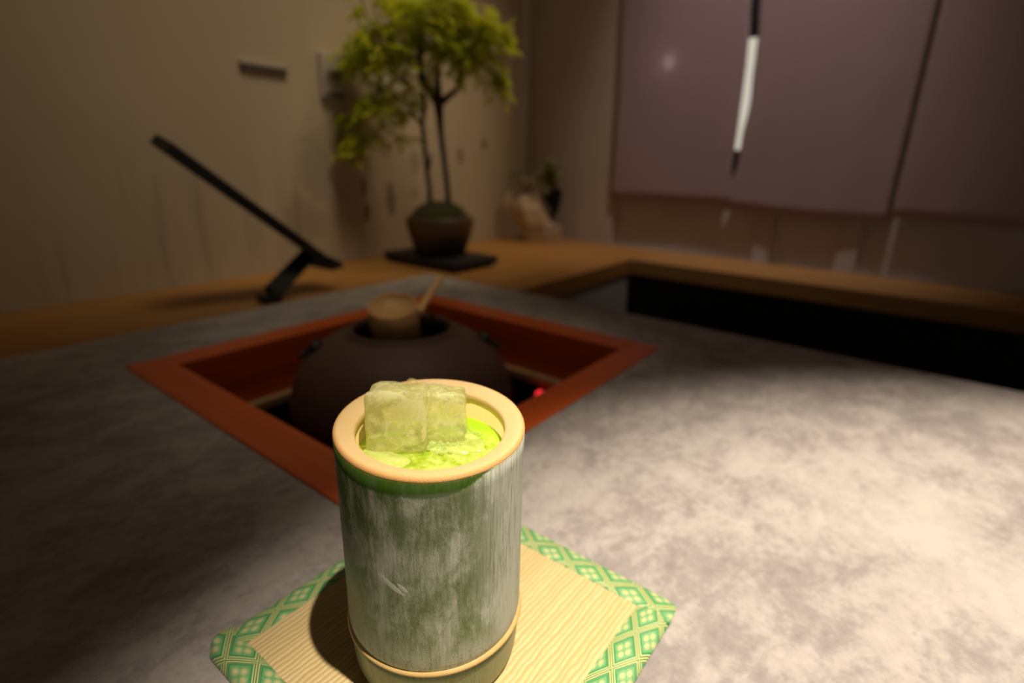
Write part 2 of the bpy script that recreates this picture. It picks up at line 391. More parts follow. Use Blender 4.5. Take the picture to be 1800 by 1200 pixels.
def box(bm, x0, x1, y0, y1, z0, z1, bev=0, seg=2):
    r = bmesh.ops.create_cube(bm, size=1); vs = r['verts']
    for v in vs:
        v.co = Vector(((x0+x1)/2+v.co.x*(x1-x0), (y0+y1)/2+v.co.y*(y1-y0), (z0+z1)/2+v.co.z*(z1-z0)))
    if bev:
        es = list({e for v in vs for e in v.link_edges})
        bmesh.ops.bevel(bm, geom=es, offset=bev, segments=seg, profile=.5, affect='EDGES')
    return bm
def nb(): return bmesh.new()
def lathe(bm, prof, n=48, cx=0, cy=0, closed=False, deform=None):
    rings = []
    for (r, z) in prof:
        ring = []
        for i in range(n):
            a = 2*PI*i/n; co = Vector((cx+r*math.cos(a), cy+r*math.sin(a), z))
            if deform: co = deform(co)
            ring.append(bm.verts.new(co))
        rings.append(ring)
    pr = list(zip(rings, rings[1:]))
    if closed: pr.append((rings[-1], rings[0]))
    for A_, B_ in pr:
        for i in range(n):
            bm.faces.new((A_[i], A_[(i+1) % n], B_[(i+1) % n], B_[i]))
    if not closed:
        if prof[0][0] > 0: bm.faces.new(rings[0][::-1])
        if prof[-1][0] > 0: bm.faces.new(rings[-1])
    return rings
def tube(bm, pts, rad, n=8, cap=True):
    pts = [Vector(p) for p in pts]; rings = []
    up_ = Vector((0, 0, 1))
    for i, p in enumerate(pts):
        d = (pts[min(i+1, len(pts)-1)]-pts[max(i-1, 0)]).normalized()
        a = d.cross(up_ if abs(d.dot(up_)) < .95 else Vector((1, 0, 0))).normalized(); b = d.cross(a)
        r = rad[i] if isinstance(rad, (list, tuple)) else rad
        rings.append([bm.verts.new(p+a*r*math.cos(2*PI*k/n)+b*r*math.sin(2*PI*k/n)) for k in range(n)])
    for A_, B_ in zip(rings, rings[1:]):
        for k in range(n): bm.faces.new((A_[k], A_[(k+1) % n], B_[(k+1) % n], B_[k]))
    if cap: bm.faces.new(rings[0][::-1]); bm.faces.new(rings[-1])
def slab_hole(bm, X0, X1, Y0, Y1, hx0, hx1, hy0, hy1, z0, z1):
    o = [(X0, Y0), (X1, Y0), (X1, Y1), (X0, Y1)]; h = [(hx0, hy0), (hx1, hy0), (hx1, hy1), (hx0, hy1)]
    V = {}
    for z in (z0, z1):
        for k, P in (('o', o), ('h', h)):
            V[k, z] = [bm.verts.new((x, y, z)) for x, y in P]
    for i in range(4):
        j = (i+1) % 4
        bm.faces.new((V['o', z1][i], V['o', z1][j], V['h', z1][j], V['h', z1][i]))
        bm.faces.new((V['o', z0][j], V['o', z0][i], V['h', z0][i], V['h', z0][j]))
        bm.faces.new((V['o', z0][i], V['o', z0][j], V['o', z1][j], V['o', z1][i]))
        bm.faces.new((V['h', z0][j], V['h', z0][i], V['h', z1][i], V['h', z1][j]))

# ---------------------------------------------------------------- room shell
HX0, HX1, HY0, HY1 = .1655, .6039, .2286, .6358       # hearth frame, outer
IX0, IX1, IY0, IY1 = .2040, .5650, .2640, .5990       # hearth frame, inner
TE, TL = .7220, .7560                                  # far right / far left table edges
WL, WR = .985, 1.35                                    # walls
struct(obj('floor', box(nb(), -2.2, 2.4, -2.4, WL, -.75, -.70), M['floor']))
struct(obj('ceiling', box(nb(), -2.2, 2.4, -2.4, WL+.1, 1.75, 1.80), M['ceiling']))
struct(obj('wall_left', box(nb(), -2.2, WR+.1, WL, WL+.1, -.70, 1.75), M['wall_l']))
DY1 = .693                                             # doorway begins here, towards -y
bm = nb(); box(bm, WR, WR+.1, DY1, WL, -.70, 1.75)
struct(obj('wall_right', bm, M['wall_r']))
bm = nb(); box(bm, WR, WR+.1, -.35, DY1, 1.15, 1.75); box(bm, WR, WR+.1, -2.4, -.35, -.70, 1.75); box(bm, WR, WR+.1, -.35, DY1, -.70, -.002)
struct(obj('wall_right_lintel', bm, M['wall_r']))
# doorway with a recessed grey door, a stile and a lit pane
bm = nb(); box(bm, WR+.020, WR+.05, -.349, .6925, 0, 1.149)
d1 = struct(obj('door_1', bm, M['door']))
obj('door_stile', box(nb(), WR+.010, WR+.0198, .285, .322, -.0, 1.15), M['stile'], d1)
obj('door_stile', box(nb(), WR+.010, WR+.0198, .110, .150, -.0, 1.15), M['stile'], d1)
pn = obj('door_pane', box(nb(), WR+.012, WR+.0199, .368, .425, .250, .480), M['window_lit'], d1)
pn['label'] = 'bright lit glass pane'
obj('door_rail', box(nb(), WR+.010, WR+.0198, .33, .60, .481, .70), M['blackwood'], d1)
obj('door_rail', box(nb(), WR+.010, WR+.0198, .33, .60, .150, .249), M['blackwood'], d1)

# ---------------------------------------------------------------- table, hearth
bm = nb(); slab_hole(bm, -1.6, TE, -1.9, TL, HX0, HX1, HY0, HY1, -.07, 0)
tag(obj('table_top', bm, M['concrete']), 'large grey trowelled mortar counter around the sunken hearth', 'counter')
bm = nb(); box(bm, -1.5, .62, -1.8, HY0-.03, -.70, -.07)
tag(obj('counter_base', bm, M['greypanel']), 'grey base block under the mortar counter', 'base')
fr = empty('hearth_surround', (0, 0, 0), 'square red-brown wooden frame set flush around the sunken hearth', 'hearth frame')
def rail(x0, x1, y0, y1, mat):
    obj('frame_rail', box(nb(), x0, x1, y0, y1, -.040, .0015, .0012), mat, fr)
rail(HX0+.0004, HX1-.0004, HY0+.0004, IY0, M['lacquer_u']); rail(HX0+.0004, HX1-.0004, IY1, HY1-.0004, M['lacquer_u'])
rail(HX0+.0004, IX0, IY0+.0002, IY1-.0002, M['lacquer_v']); rail(IX1, HX1-.0004, IY0+.0002, IY1-.0002, M['lacquer_v'])
hb = empty('hearth_box', (0, 0, -.22), 'sunken wooden hearth box lined in dark wood below the red frame', 'hearth')
def hpart(name, bm, mat): return obj(name, bm, mat, hb, (0, 0, .22))
w0 = .012
hpart('side_panel', box(nb(), IX0-w0, IX1+w0, IY0-w0, IY0, -.205, -.0405), M['lacquer_u'])
hpart('side_panel', box(nb(), IX0-w0, IX1+w0, IY1, IY1+w0, -.205, -.0405), M['lacquer_u'])
hpart('side_panel', box(nb(), IX0-w0, IX0, IY0+.0003, IY1-.0003, -.205, -.0405), M['lacquer_v'])
hpart('side_panel', box(nb(), IX1, IX1+w0, IY0+.0003, IY1-.0003, -.205, -.0405), M['lacquer_v'])
hpart('hearth_floor', box(nb(), IX0-w0, IX1+w0, IY0-w0, IY1+w0, -.22, -.2052), M['dark'])
hpart('ledge', box(nb(), IX1-.012, IX1-.0003, IY0+.0003, IY1-.0003, -.0735, -.0625, .001), M['ledge'])['label'] = 'pale wooden ledge strip'
hpart('ledge', box(nb(), IX0+.0003, IX1-.0125, IY1-.012, IY1-.0003, -.0775, -.0665, .001), M['ledge'])['label'] = 'pale wooden ledge strip'
# dark lining below the ledges
hpart('lining', box(nb(), IX1-.004, IX1-.0003, IY0+.0003, IY1-.0003, -.205, -.0740), M['dark'])
hpart('lining', box(nb(), IX0+.0003, IX1-.0045, IY1-.004, IY1-.0003, -.205, -.0780), M['dark'])

# heater switch with its red lamp
sw = empty('heater_switch', (.5450, .3650, -.205), 'small black heater switch with glowing red lamp in the hearth', 'switch')
obj('switch_body', box(nb(), -.009, .009, -.010, .010, 0, .1185, .002), M['black'], sw)
bm = nb(); bmesh.ops.create_uvsphere(bm, u_segments=16, v_segments=10, radius=.0065, matrix=Matrix.Translation((0, 0, .122)))
obj('pilot_lamp', bm, M['red'], sw, smooth=True)

# kettle on an electric stove
KX, KY = .3775, .4420
st = empty('kettle_stove', (KX, KY, -.205), 'black round stove under the iron kettle inside the hearth', 'stove')
bm = nb(); lathe(bm, [(.100, 0), (.104, .01), (.104, .045), (.096, .052), (.085, .052), (.080, .040)], 48)
obj('stove_body', bm, M['black'], st, smooth=False)
kt = empty('iron_kettle', (KX, KY, -.153), 'wide dark brown iron tea kettle sitting in the hearth', 'kettle')
def K(prof): return [(r, z+.153) for r, z in prof]
prof = K([(.0, -.150), (.06, -.150), (.088, -.138), (.108, -.116), (.120, -.090), (.1255, -.062), (.1245, -.040), (.119, -.019), (.110, -.001),
          (.098, .012), (.084, .0215), (.071, .0275), (.063, .0300), (.0595, .0315), (.0585, .0345), (.0570, .0365), (.0550, .0365), (.0535, .0345),
          (.0535, .022), (.064, .016), (.086, .004), (.108, -.03), (.112, -.07), (.095, -.115), (.05, -.14), (.0, -.14)])
bm = nb(); lathe(bm, prof, 72)
bmesh.ops.remove_doubles(bm, verts=bm.verts, dist=1e-5)
obj('body', bm, M['iron'], kt, smooth=True)
bm = nb(); lathe(bm, K([(0, -.012), (.0, -.012), (.104, -.012)]), 40)
obj('hot_water', bm, M['black'], kt)
for (lx, ly) in ((.4405-KX, .3905-KY), (KX-.4405, KY-.3905)):
    d = Vector((lx, ly, 0)).normalized(); s = Vector((-d.y, d.x, 0))
    c = d*.0935+Vector((0, 0, .017+.153)); L = Vector((d.x*.8, d.y*.8, -.55)).normalized()
    bm = nb(); bmesh.ops.create_uvsphere(bm, u_segments=16, v_segments=10, radius=.0072)
    for v in bm.verts: v.co = c + s*v.co.x*1.5 + L*v.co.y*1.2 + L.cross(s)*v.co.z*.9
    lug = obj('lug', bm, M['black'], kt, smooth=True)
    bm = nb(); cc = c+L*.011+Vector((0, 0, .001)); pts = [cc+(s*math.cos(a)+L*math.sin(a))*.0105 for a in [2*PI*k/20 for k in range(21)]]
    tube(bm, pts, .0016, 6, False); obj('ring', bm, M['black'], lug, smooth=True)

# ladle
ax = Vector((-.796*math.sin(.30), -.605*math.sin(.30), math.cos(.30)))
top = Vector((.3718, .4493, .0600)); base = top-ax*.0455
ld = empty('bamboo_ladle', base, 'pale bamboo water ladle standing tilted in the mouth of the iron kettle', 'ladle')
LQ = Vector((0, 0, 1)).rotation_difference(ax); ld.rotation_euler = LQ.to_euler()
bm = nb(); lathe(bm, [(0, 0), (.0262, 0), (.0268, .001), (.0274, .044), (.0270, .0455), (.0258, .0455), (.0252, .0445), (.0250, .0415), (0, .0410)], 48)
bmesh.ops.remove_doubles(bm, verts=bm.verts, dist=1e-5)
obj('cup', bm, M['ladle'], ld, smooth=True)
bm = nb(); LI = LQ.inverted()
p0 = LI @ (Vector((.3905, .4280, .0520))-base); p1 = LI @ (Vector((.4630, .4660, .0750))-base)
dd = (p1-p0).normalized(); sd = dd.cross(LI @ Vector((0, 0, 1))).normalized(); ud = sd.cross(dd)
rg = []
for p, wd, th in ((p0, .0042, .0022), (p0+(p1-p0)*.5, .0036, .0018), (p1, .0030, .0016)):
    rg.append([bm.verts.new(p+sd*a*wd+ud*b*th) for a, b in ((-1, -1), (1, -1), (1, 1), (-1, 1))])
for A_, B_ in zip(rg, rg[1:]):
    for k in range(4): bm.faces.new((A_[k], A_[(k+1) % 4], B_[(k+1) % 4], B_[k]))
bm.faces.new(rg[0]); bm.faces.new(rg[-1])
obj('handle', bm, M['ladle'], ld)

# ---------------------------------------------------------------- wooden benches, gap
bt = empty('wooden_platform', (0, 0, 0), 'wide golden wooden platform along the dark-marked wall carrying the bonsai', 'platform')
bm = nb(); box(bm, -1.6, TE+.0015, TL+.0015, WL-.001, -.033, -.0005, .001); obj('plank_top', bm, M['bench'], bt)
bm = nb(); box(bm, TE+.0020, WR-.001, .5400, WL-.001, -.033, 0, .001); obj('plank_top', bm, M['bench'], bt)
bm = nb(); box(bm, TE+.02, 1.172, .5430, .56, -.70, -.0335); obj('front_panel', bm, M['greypanel'], bt)
bm = nb(); box(bm, -1.6, 1.155, .90, .93, -.70, -.0335); obj('back_panel', bm, M['greypanel'], bt)
b2 = empty('wooden_bench', (0, 0, 0), 'narrow wooden bench ledge running below the mauve curtain', 'bench')
obj('seat', box(nb(), 1.160, WR-.001, -1.9, .5392, -.033, .001, .001), M['bench2'], b2)
obj('front_panel', box(nb(), 1.175, 1.195, -1.9, .5380, -.70, -.0335), M['black'], b2)

# ---------------------------------------------------------------- noren curtain
def panel(name, y_hi, y_lo, z0, z1, label, par, bow, ny=34, nz=40, wav=0.0, back=0.0):
    bm = nb(); g = []
    for side in (0, 1):
        G = []
        for i in range(ny+1):
            row = []
            for j in range(nz+1):
                z = z0(i/ny)+(z1-z0(i/ny))*j/nz
                ya, yb = y_hi(z), y_lo(z); y = ya+(yb-ya)*i/ny
                x = WR-.0095+back*.7 + bow*math.sin(y*16+z*1.5)*.4 + wav*math.sin(y*60+z*7)*max(0, 1-(z-.1)*2)
                row.append(bm.verts.new((x+side*.0009, y+.0035, z)))
            G.append(row)
        g.append(G)
    for G in g:
        for i in range(ny):
            for j in range(nz): bm.faces.new((G[i][j], G[i+1][j], G[i+1][j+1], G[i][j+1]))
    a, b = g
    for j in range(nz):
        bm.faces.new((a[0][j], a[0][j+1], b[0][j+1], b[0][j])); bm.faces.new((a[ny][j], a[ny][j+1], b[ny][j+1], b[ny][j]))
    for i in range(ny):
        bm.faces.new((a[i][0], a[i+1][0], b[i+1][0], b[i][0])); bm.faces.new((a[i][nz], a[i+1][nz], b[i+1][nz], b[i][nz]))
    o = obj(name, bm, M['cloth'], par, smooth=True)
    if label: o['label'] = label
    return o
def interp(pts):
    def f(z):
        if z <= pts[0][0]: return pts[0][1]
        for (a, p), (b, q) in zip(pts, pts[1:]):
            if z <= b:
                k = (z-a)/(b-a); k = k*k*(3-2*k); return p+(q-p)*k
        return pts[-1][1]
    return f
nr = empty('noren_curtain', (0, 0, 0), 'mauve linen split curtain hanging over the doorway above the bench', 'curtain')
CU = -.0035
yl = interp([(.12, .6930), (.35, .6960), (.60, .7060), (.98, .712)])
y1 = interp([(.14, .3840), (.216, .3885), (.277, .3872), (.347, .3882), (.415, .3892), (.470, .392), (.545, .3992), (.98, .41)])
y2 = interp([(.10, .3980), (.165, .3900), (.216, .3755), (.277, .3765), (.346, .3700), (.414, .3735), (.469, .3743), (.545, .3807), (.98, .392)])
panel('cloth_panel', yl, y1, lambda t: .1255, .98, None, nr, .004)
panel('cloth_panel', y2, interp([(.1, .07), (.98, .075)]), lambda t: .120-.010*min(1, t*2), .98, None, nr, .004, wav=.0012, back=.003)
panel('cloth_panel', interp([(.1, .063), (.98, .066)]), interp([(.1, -.27), (.98, -.27)]), lambda t: .122, .98, None, nr, .004, wav=.001)
bm = nb(); tube(bm, [(WR-.0095, -.36, .985), (WR-.0095, .78, .985)], .009, 12); obj('rod', bm, M['bench2'], nr)
lamp = tag(obj('glow_lamp', bmesh.new(), M['bulb']), 'small white lamp shining faintly through the mauve curtain', 'lamp')
bm = bmesh.new(); bmesh.ops.create_uvsphere(bm, u_segments=16, v_segments=10, radius=.0032); bm.to_mesh(lamp.data); bm.free()
lamp.location = (WR+.004, .5720, .4440)

# ---------------------------------------------------------------- things on the left wall
sp = empty('wall_switch', (.690, WL, .360), 'pale rectangular wall plate with round dark knob left of the bonsai', 'switch')
obj('plate', box(nb(), -.026, .026, -.009, 0, -.040, .040, .002), M['plate'], sp)
bm = nb(); lathe(bm, [(.0085, 0), (.0080, .006), (.0045, .009)], 24); obj('knob', bm, M['plate_dark'], sp, (.003, -.0092, .004), rot=(PI/2, 0, 0))
obj('lower_dark_bar', box(nb(), -.020, .022, -.0105, -.0092, -.0385, -.0270, .0004), M['plate_dark'], sp)  # dark bar across the lower edge of the plate
hk = empty('wall_ledge', (.560, WL, .360), 'small beige wall ledge with dark underside at the left of the plate', 'ledge')
obj('shelf', box(nb(), -.050, .038, -.008, 0, -.001, .006, .001), M['plate'], hk)
obj('bracket', box(nb(), -.046, .034, -.006, 0, -.0080, -.0012, .001), M['plate_dark'], hk)

# ---------------------------------------------------------------- slanted stand on the left
es = empty('tilted_stand', (.425, .80, 0), 'black angled stand with slanted board on the platform by the wall', 'stand')
def bar(p, q, wd, th, wdir):
    bm = nb(); p = Vector(p)-Vector((.425, .80, 0)); q = Vector(q)-Vector((.425, .80, 0)); d = (q-p).normalized()
    wdv = Vector(wdir).normalized(); wdv = (wdv-d*wdv.dot(d)).normalized(); n = d.cross(wdv)
    rg = [[bm.verts.new(c+wdv*a*wd/2+n*b*t/2) for a, b in ((-1, -1), (1, -1), (1, 1), (-1, 1))] for c, t in ((p, th[0]), (q, th[1]))]
    for k in range(4): bm.faces.new((rg[0][k], rg[0][(k+1) % 4], rg[1][(k+1) % 4], rg[1][k]))
    bm.faces.new(rg[0]); bm.faces.new(rg[1])
    es_ = list(bm.edges); bmesh.ops.bevel(bm, geom=es_, offset=.001, segments=1, affect='EDGES')
    return bm
vd = (.47, .80, -.15)
obj('board', bar((.300, .80, .2250), (.5230, .80, .0450), .075, (.0155, .0150), vd), M['blackwood'], es)
obj('lip', bar((.5060, .80, .0470), (.5310, .80, .0400), .075, (.022, .008), vd), M['black'], es)
obj('leg', bar((.4085, .776, .0130), (.4930, .80, .0610), .014, (.027, .025), vd), M['black'], es)
obj('foot', box(nb(), -.036, -.006, -.036, -.014, 0.0003, .0130, .001), M['black'], es)

# ---------------------------------------------------------------- bonsai tray, pot, tree
tr = empty('bonsai_tray', (.817, .822, 0), 'flat black rectangular tray under the potted bonsai', 'tray')
obj('tray_board', box(nb(), -.066, .066, -.108, .108, .006, .0205, .0015), M['blackwood'], tr)
for sx in (-1, 1): obj('runner', box(nb(), sx*.050-.008, sx*.050+.008, -.100, .100, 0, .0062), M['black'], tr)
TX, TY = .819, .822
bn = empty('bonsai_tree', (TX, TY, .0206), 'twin-trunk bonsai with yellow-green leaves in round brown pot on black tray', 'bonsai')
bm = nb(); lathe(bm, [(0, 0), (.050, 0), (.0535, .006), (.062, .028), (.0685, .050), (.0710, .064), (.0705, .072), (.0690, .077), (.0655, .080), (.062, .079), (.060, .070), (0, .068)], 48)
bmesh.ops.remove_doubles(bm, verts=bm.verts, dist=1e-5)
obj('pot', bm, M['pot'], bn, smooth=True)
bm = nb()
def mossd(co):
    n_ = noise.noise(co*60)*.004+noise.noise(co*160)*.002
    return co+Vector((0, 0, n_ if co.z > .075 else 0))
lathe(bm, [(0, .110), (.018, .109), (.034, .104), (.048, .095), (.058, .084), (.0615, .074), (.0600, .071)], 64, deform=mossd)
obj('moss', bm, M['moss'], bn, smooth=True)
# image-like plane directions at the tree: s along the camera's right, t away from it (plain world axes of the tree's own fan)
s_ = Vector((.611, -.791, 0)); t_ = Vector((.791, .611, 0)).normalized()
def T(a, z, dpt=0): return s_*a + t_*dpt + Vector((0, 0, z-.0206))
sc_ = .00109     # metres per step of the sketch grid at the tree
def G(x, y, dpt=0):
    # sketch grid: x to the right, y down, both measured on the tree (origin = trunk foot)
    return T((x-776)*sc_, .131+(352-y)*sc_*1.015, dpt)
bm = nb()
tube(bm, [G(757, 372), G(757, 330), G(753, 290, -.005), G(751, 250, -.008), G(748, 217, -.006), G(752, 190), G(748, 160, .004), G(742, 135, .01)], [.0052, .0050, .0048, .0050, .0044, .0045, .0040, .0030], 8)
tube(bm, [G(752, 310), G(760, 285, -.01), G(764, 268, -.014)], [.003, .0035, .002], 6)
tube(bm, [G(794, 372), G(791, 330), G(786, 280), G(781, 235), G(779, 205), G(777, 178)], [.0062, .0056, .0054, .0058, .0078, .0105], 8)
tube(bm, [G(777, 185), G(765, 168), G(752, 150, -.01), G(748, 118, -.015), G(751, 85, -.02), G(748, 50, -.02)], [.0085, .007, .0062, .0058, .0055, .003], 8)
tube(bm, [G(778, 185), G(776, 150, .01), G(775, 122, .015), G(779, 90, .02), G(783, 50, .02)], [.0085, .0062, .005, .004, .0025], 8)
tube(bm, [G(779, 184), G(795, 172), G(811, 160), G(822, 138), G(832, 118, .01), G(848, 90, .015), G(862, 60, .02)], [.0085, .0062, .0048, .0038, .0032, .0025, .0015], 8)
tube(bm, [G(749, 200), G(735, 190, -.02), G(715, 180, -.03), G(690, 165, -.03), G(665, 172, -.03), G(640, 200, -.03)], [.0035, .0028, .0024, .002, .0018, .0012], 6)
tube(bm, [G(748, 130), G(720, 110, -.01), G(690, 100, -.02), G(650, 105, -.02), G(615, 120, -.02)], [.0045, .0035, .003, .002, .0012], 6)
tube(bm, [G(751, 225), G(738, 212, .01), G(722, 204, .01)], [.0028, .002, .0012], 6)
tube(bm, [G(690, 100, -.02), G(668, 70, -.02), G(655, 40, -.02), G(650, 0, -.02), G(648, -20, -.02)], [.002, .0016, .0015, .0013, .001], 6)
tube(bm, [G(640, 200, -.03), G(630, 235, -.03), G(628, 262, -.03)], [.0012, .001, .0008], 6)
tube(bm, [G(848, 90, .015), G(872, 105, .01), G(882, 135, .0), G(888, 165, -.005)], [.002, .0016, .0012, .0008], 6)
obj('trunk', bm, M['bark'], bn, smooth=True)
rnd = random.Random(11)
def leaf(bm, p, d, L, W):
    d = d.normalized(); sd_ = d.cross(Vector((rnd.uniform(-.4, .4), rnd.uniform(-.4, .4), 1))).normalized(); nn = sd_.cross(d)
    pts = [p, p+d*L*.4+sd_*W-nn*W*.2, p+d*L*.8+sd_*W*.5, p+d*L-nn*L*.15, p+d*L*.8-sd_*W*.5, p+d*L*.4-sd_*W-nn*W*.2]
    vs = [bm.verts.new(q) for q in pts]
    mid = bm.verts.new(p+d*L*.5+nn*W*.15)
    for k in range(6): bm.faces.new((vs[k], vs[(k+1) % 6], mid))
def spray(bm, p, d, L, n_, droop=1.0):
    # a drooping leaf stalk with paired leaflets
    q = Vector(p); d = d.normalized(); step = L/n_
    for k in range(n_):
        d = (d+Vector((0, 0, -.16*droop))).normalized(); q = q+d*step
        sd_ = d.cross(Vector((0, 0, 1)))
        sd_ = sd_.normalized() if sd_.length > .05 else s_
        l = .0155*(1-.3*k/n_)*rnd.uniform(.8, 1.2)
        leaf(bm, q, d*.7+sd_, l, l*.30); leaf(bm, q, d*.7-sd_, l, l*.30)
    leaf(bm, q, d, .014, .004)
bm = nb()
CL = [ # x, y, rx, ry, sprays, depth spread (on the sketch grid)
 (700, 85, 48, 30, 46, .05), (660, 100, 34, 26, 36, .04), (636, 118, 14, 18, 12, .02), (745, 45, 42, 34, 46, .05), (792, 35, 36, 26, 40, .05),
 (770, 80, 46, 26, 34, .05), (835, 60, 38, 34, 44, .05), (880, 75, 22, 22, 22, .03), (848, 105, 38, 18, 26, .04), (820, 85, 35, 30, 30, .04),
 (665, 60, 22, 18, 10, .03), (708, 22, 20, 14, 14, .03), (700, 150, 34, 20, 16, .03), (690, 180, 40, 16, 22, .03), (665, 185, 30, 18, 14, .03),
 (614, 206, 12, 8, 8, .01), (632, 243, 18, 16, 18, .02), (620, 265, 12, 12, 6, .01), (655, 215, 16, 30, 7, .02), (722, 205, 18, 12, 5, .02),
 (716, 235, 10, 10, 5, .01), (885, 145, 9, 24, 10, .01), (790, 130, 20, 18, 7, .03), (738, 150, 14, 18, 5, .02), (664, 28, 16, 8, 4, .01), (720, 120, 30, 20, 14, .04)]
for (x, y, rx, ry, n_, dp) in CL:
    for k in range(int(n_*1.7)):
        a = rnd.uniform(0, 2*PI); r = math.sqrt(rnd.random())
        p = G(x+rx*r*math.cos(a), y+ry*r*math.sin(a)+3, rnd.uniform(-dp, dp)-.01)
        d = s_*(math.cos(a)*r+rnd.uniform(-.6, .6)-(.25 if x < 700 else -.15))+t_*rnd.uniform(-.8, .8)+Vector((0, 0, rnd.uniform(-.55, .35)))
        spray(bm, p, d, rnd.uniform(.018, .036), rnd.randint(3, 5), rnd.uniform(.7, 2.0))
obj('foliage', bm, M['leaf'], bn)

# ---------------------------------------------------------------- wrapped plant in the corner
BX, BY = 1.262, .895
bq = empty('wrapped_plant', (BX, BY, 0), 'small leafy plant wrapped in pale paper standing in the room corner', 'plant')
s2 = Vector((.611, -.791, 0)); t2 = Vector((.791, .611, 0))
# metres per sketch step at the corner and a grid like the tree's
def B(x, y, d_=0): return s2*((x-930)*.00160)+t2*d_+Vector((0, 0, (418-y)*.00160))
bm = nb()
rows = [[B(882, 352, -.02), B(905, 342, -.04), B(932, 336, -.03), B(938, 330, -.01)],
        [B(888, 370, -.03), B(910, 362, -.055), B(938, 362, -.05), B(948, 366, -.02)],
        [B(902, 392, -.03), B(920, 388, -.060), B(945, 384, -.055), B(962, 385, -.02)],
        [B(912, 405, -.03), B(925, 402, -.052), B(950, 397, -.05), B(968, 390, -.02)]]
V = [[bm.verts.new(p) for p in r] for r in rows]
for i in range(3):
    for j in range(3): bm.faces.new((V[i][j], V[i][j+1], V[i+1][j+1], V[i+1][j]))
r = bmesh.ops.solidify(bm, geom=bm.faces[:], thickness=.0015)
obj('paper_wrap', bm, M['paper'], bq)
bm = nb()
rows = [[B(912, 404, -.032), B(928, 401, -.055), B(950, 397, -.053), B(970, 387, -.022), B(980, 392, .0)],
        [B(916, 418, -.03), B(932, 418, -.046), B(948, 417.5, -.045), B(966, 417.5, -.02), B(982, 417.5, .0)]]
V = [[bm.verts.new(p) for p in r] for r in rows]
for j in range(4): bm.faces.new((V[0][j], V[0][j+1], V[1][j+1], V[1][j]))
bmesh.ops.solidify(bm, geom=bm.faces[:], thickness=.002)
obj('paper_base', bm, M['paper_edge'], bq)
bm = nb()
V = [bm.verts.new(p) for p in (B(876, 357, -.01), B(883, 335, -.015), B(892, 332, -.01), B(888, 358, -.022))]
bm.faces.new(V); bmesh.ops.solidify(bm, geom=bm.faces[:], thickness=.001)
obj('paper_fold', bm, M['paper_edge'], bq)
bm = nb()
rows = [[B(940, 338, .0), B(960, 322, -.01), B(980, 332, .01)], [B(958, 362, -.012), B(968, 350, -.018), B(978, 352, .0)], [B(962, 376, -.01), B(966, 376, -.012), B(972, 372, .0)]]
V = [[bm.verts.new(p) for p in r] for r in rows]
for i in range(2):
    for j in range(2): bm.faces.new((V[i][j], V[i][j+1], V[i+1][j+1], V[i+1][j]))
bmesh.ops.solidify(bm, geom=bm.faces[:], thickness=.004)
obj('dark_liner', bm, M['black'], bq)
bm = nb(); lathe(bm, [(0, .001), (.020, .001), (.024, .03), (.030, .07), (.028, .07), (.02, .03), (0, .02)], 24)
obj('vase', bm, M['basket'], bq, tuple(B(950, 418, .02)), smooth=True)
bm = nb()
for k in range(60):
    a = rnd.uniform(0, 2*PI); r = math.sqrt(rnd.random())
    p = B(955+17*r*math.cos(a), 312+24*r*math.sin(a), rnd.uniform(-.03, .02))
    leaf(bm, p, Vector((rnd.uniform(-.6, .6), rnd.uniform(-.6, .6), rnd.uniform(.1, 1))), rnd.uniform(.02, .034), .008)
for k in range(14):
    p = B(902+rnd.uniform(-16, 16), 318+rnd.uniform(-16, 14), rnd.uniform(-.02, .02))
    leaf(bm, p, Vector((rnd.uniform(-.6, .6), rnd.uniform(-.6, .6), rnd.uniform(.1, 1))), rnd.uniform(.014, .024), .005)
tube(bm, [B(950, 370, 0), B(955, 335, -.01), B(956, 300, -.01)], .002, 6)
tube(bm, [B(940, 370, 0), B(915, 335, -.005), B(898, 305, -.01)], .0015, 6)
obj('leaves', bm, M['leaf_dark'], bq)
bm = nb()
for k in range(26):
    p = B(918+rnd.uniform(-12, 13), 318+rnd.uniform(-7, 7), rnd.uniform(-.035, -.015))
    leaf(bm, p, Vector((rnd.uniform(-1, 1), rnd.uniform(-1, 1), rnd.uniform(-.3, .8))), .015, .006)
for k in range(12):
    p = B(940+rnd.uniform(-8, 16), 330+rnd.uniform(-7, 9), rnd.uniform(-.04, -.02))
    leaf(bm, p, Vector((rnd.uniform(-1, 1), rnd.uniform(-1, 1), rnd.uniform(-.3, .8))), .014, .005)
obj('blossom', bm, M['blossom'], bq)

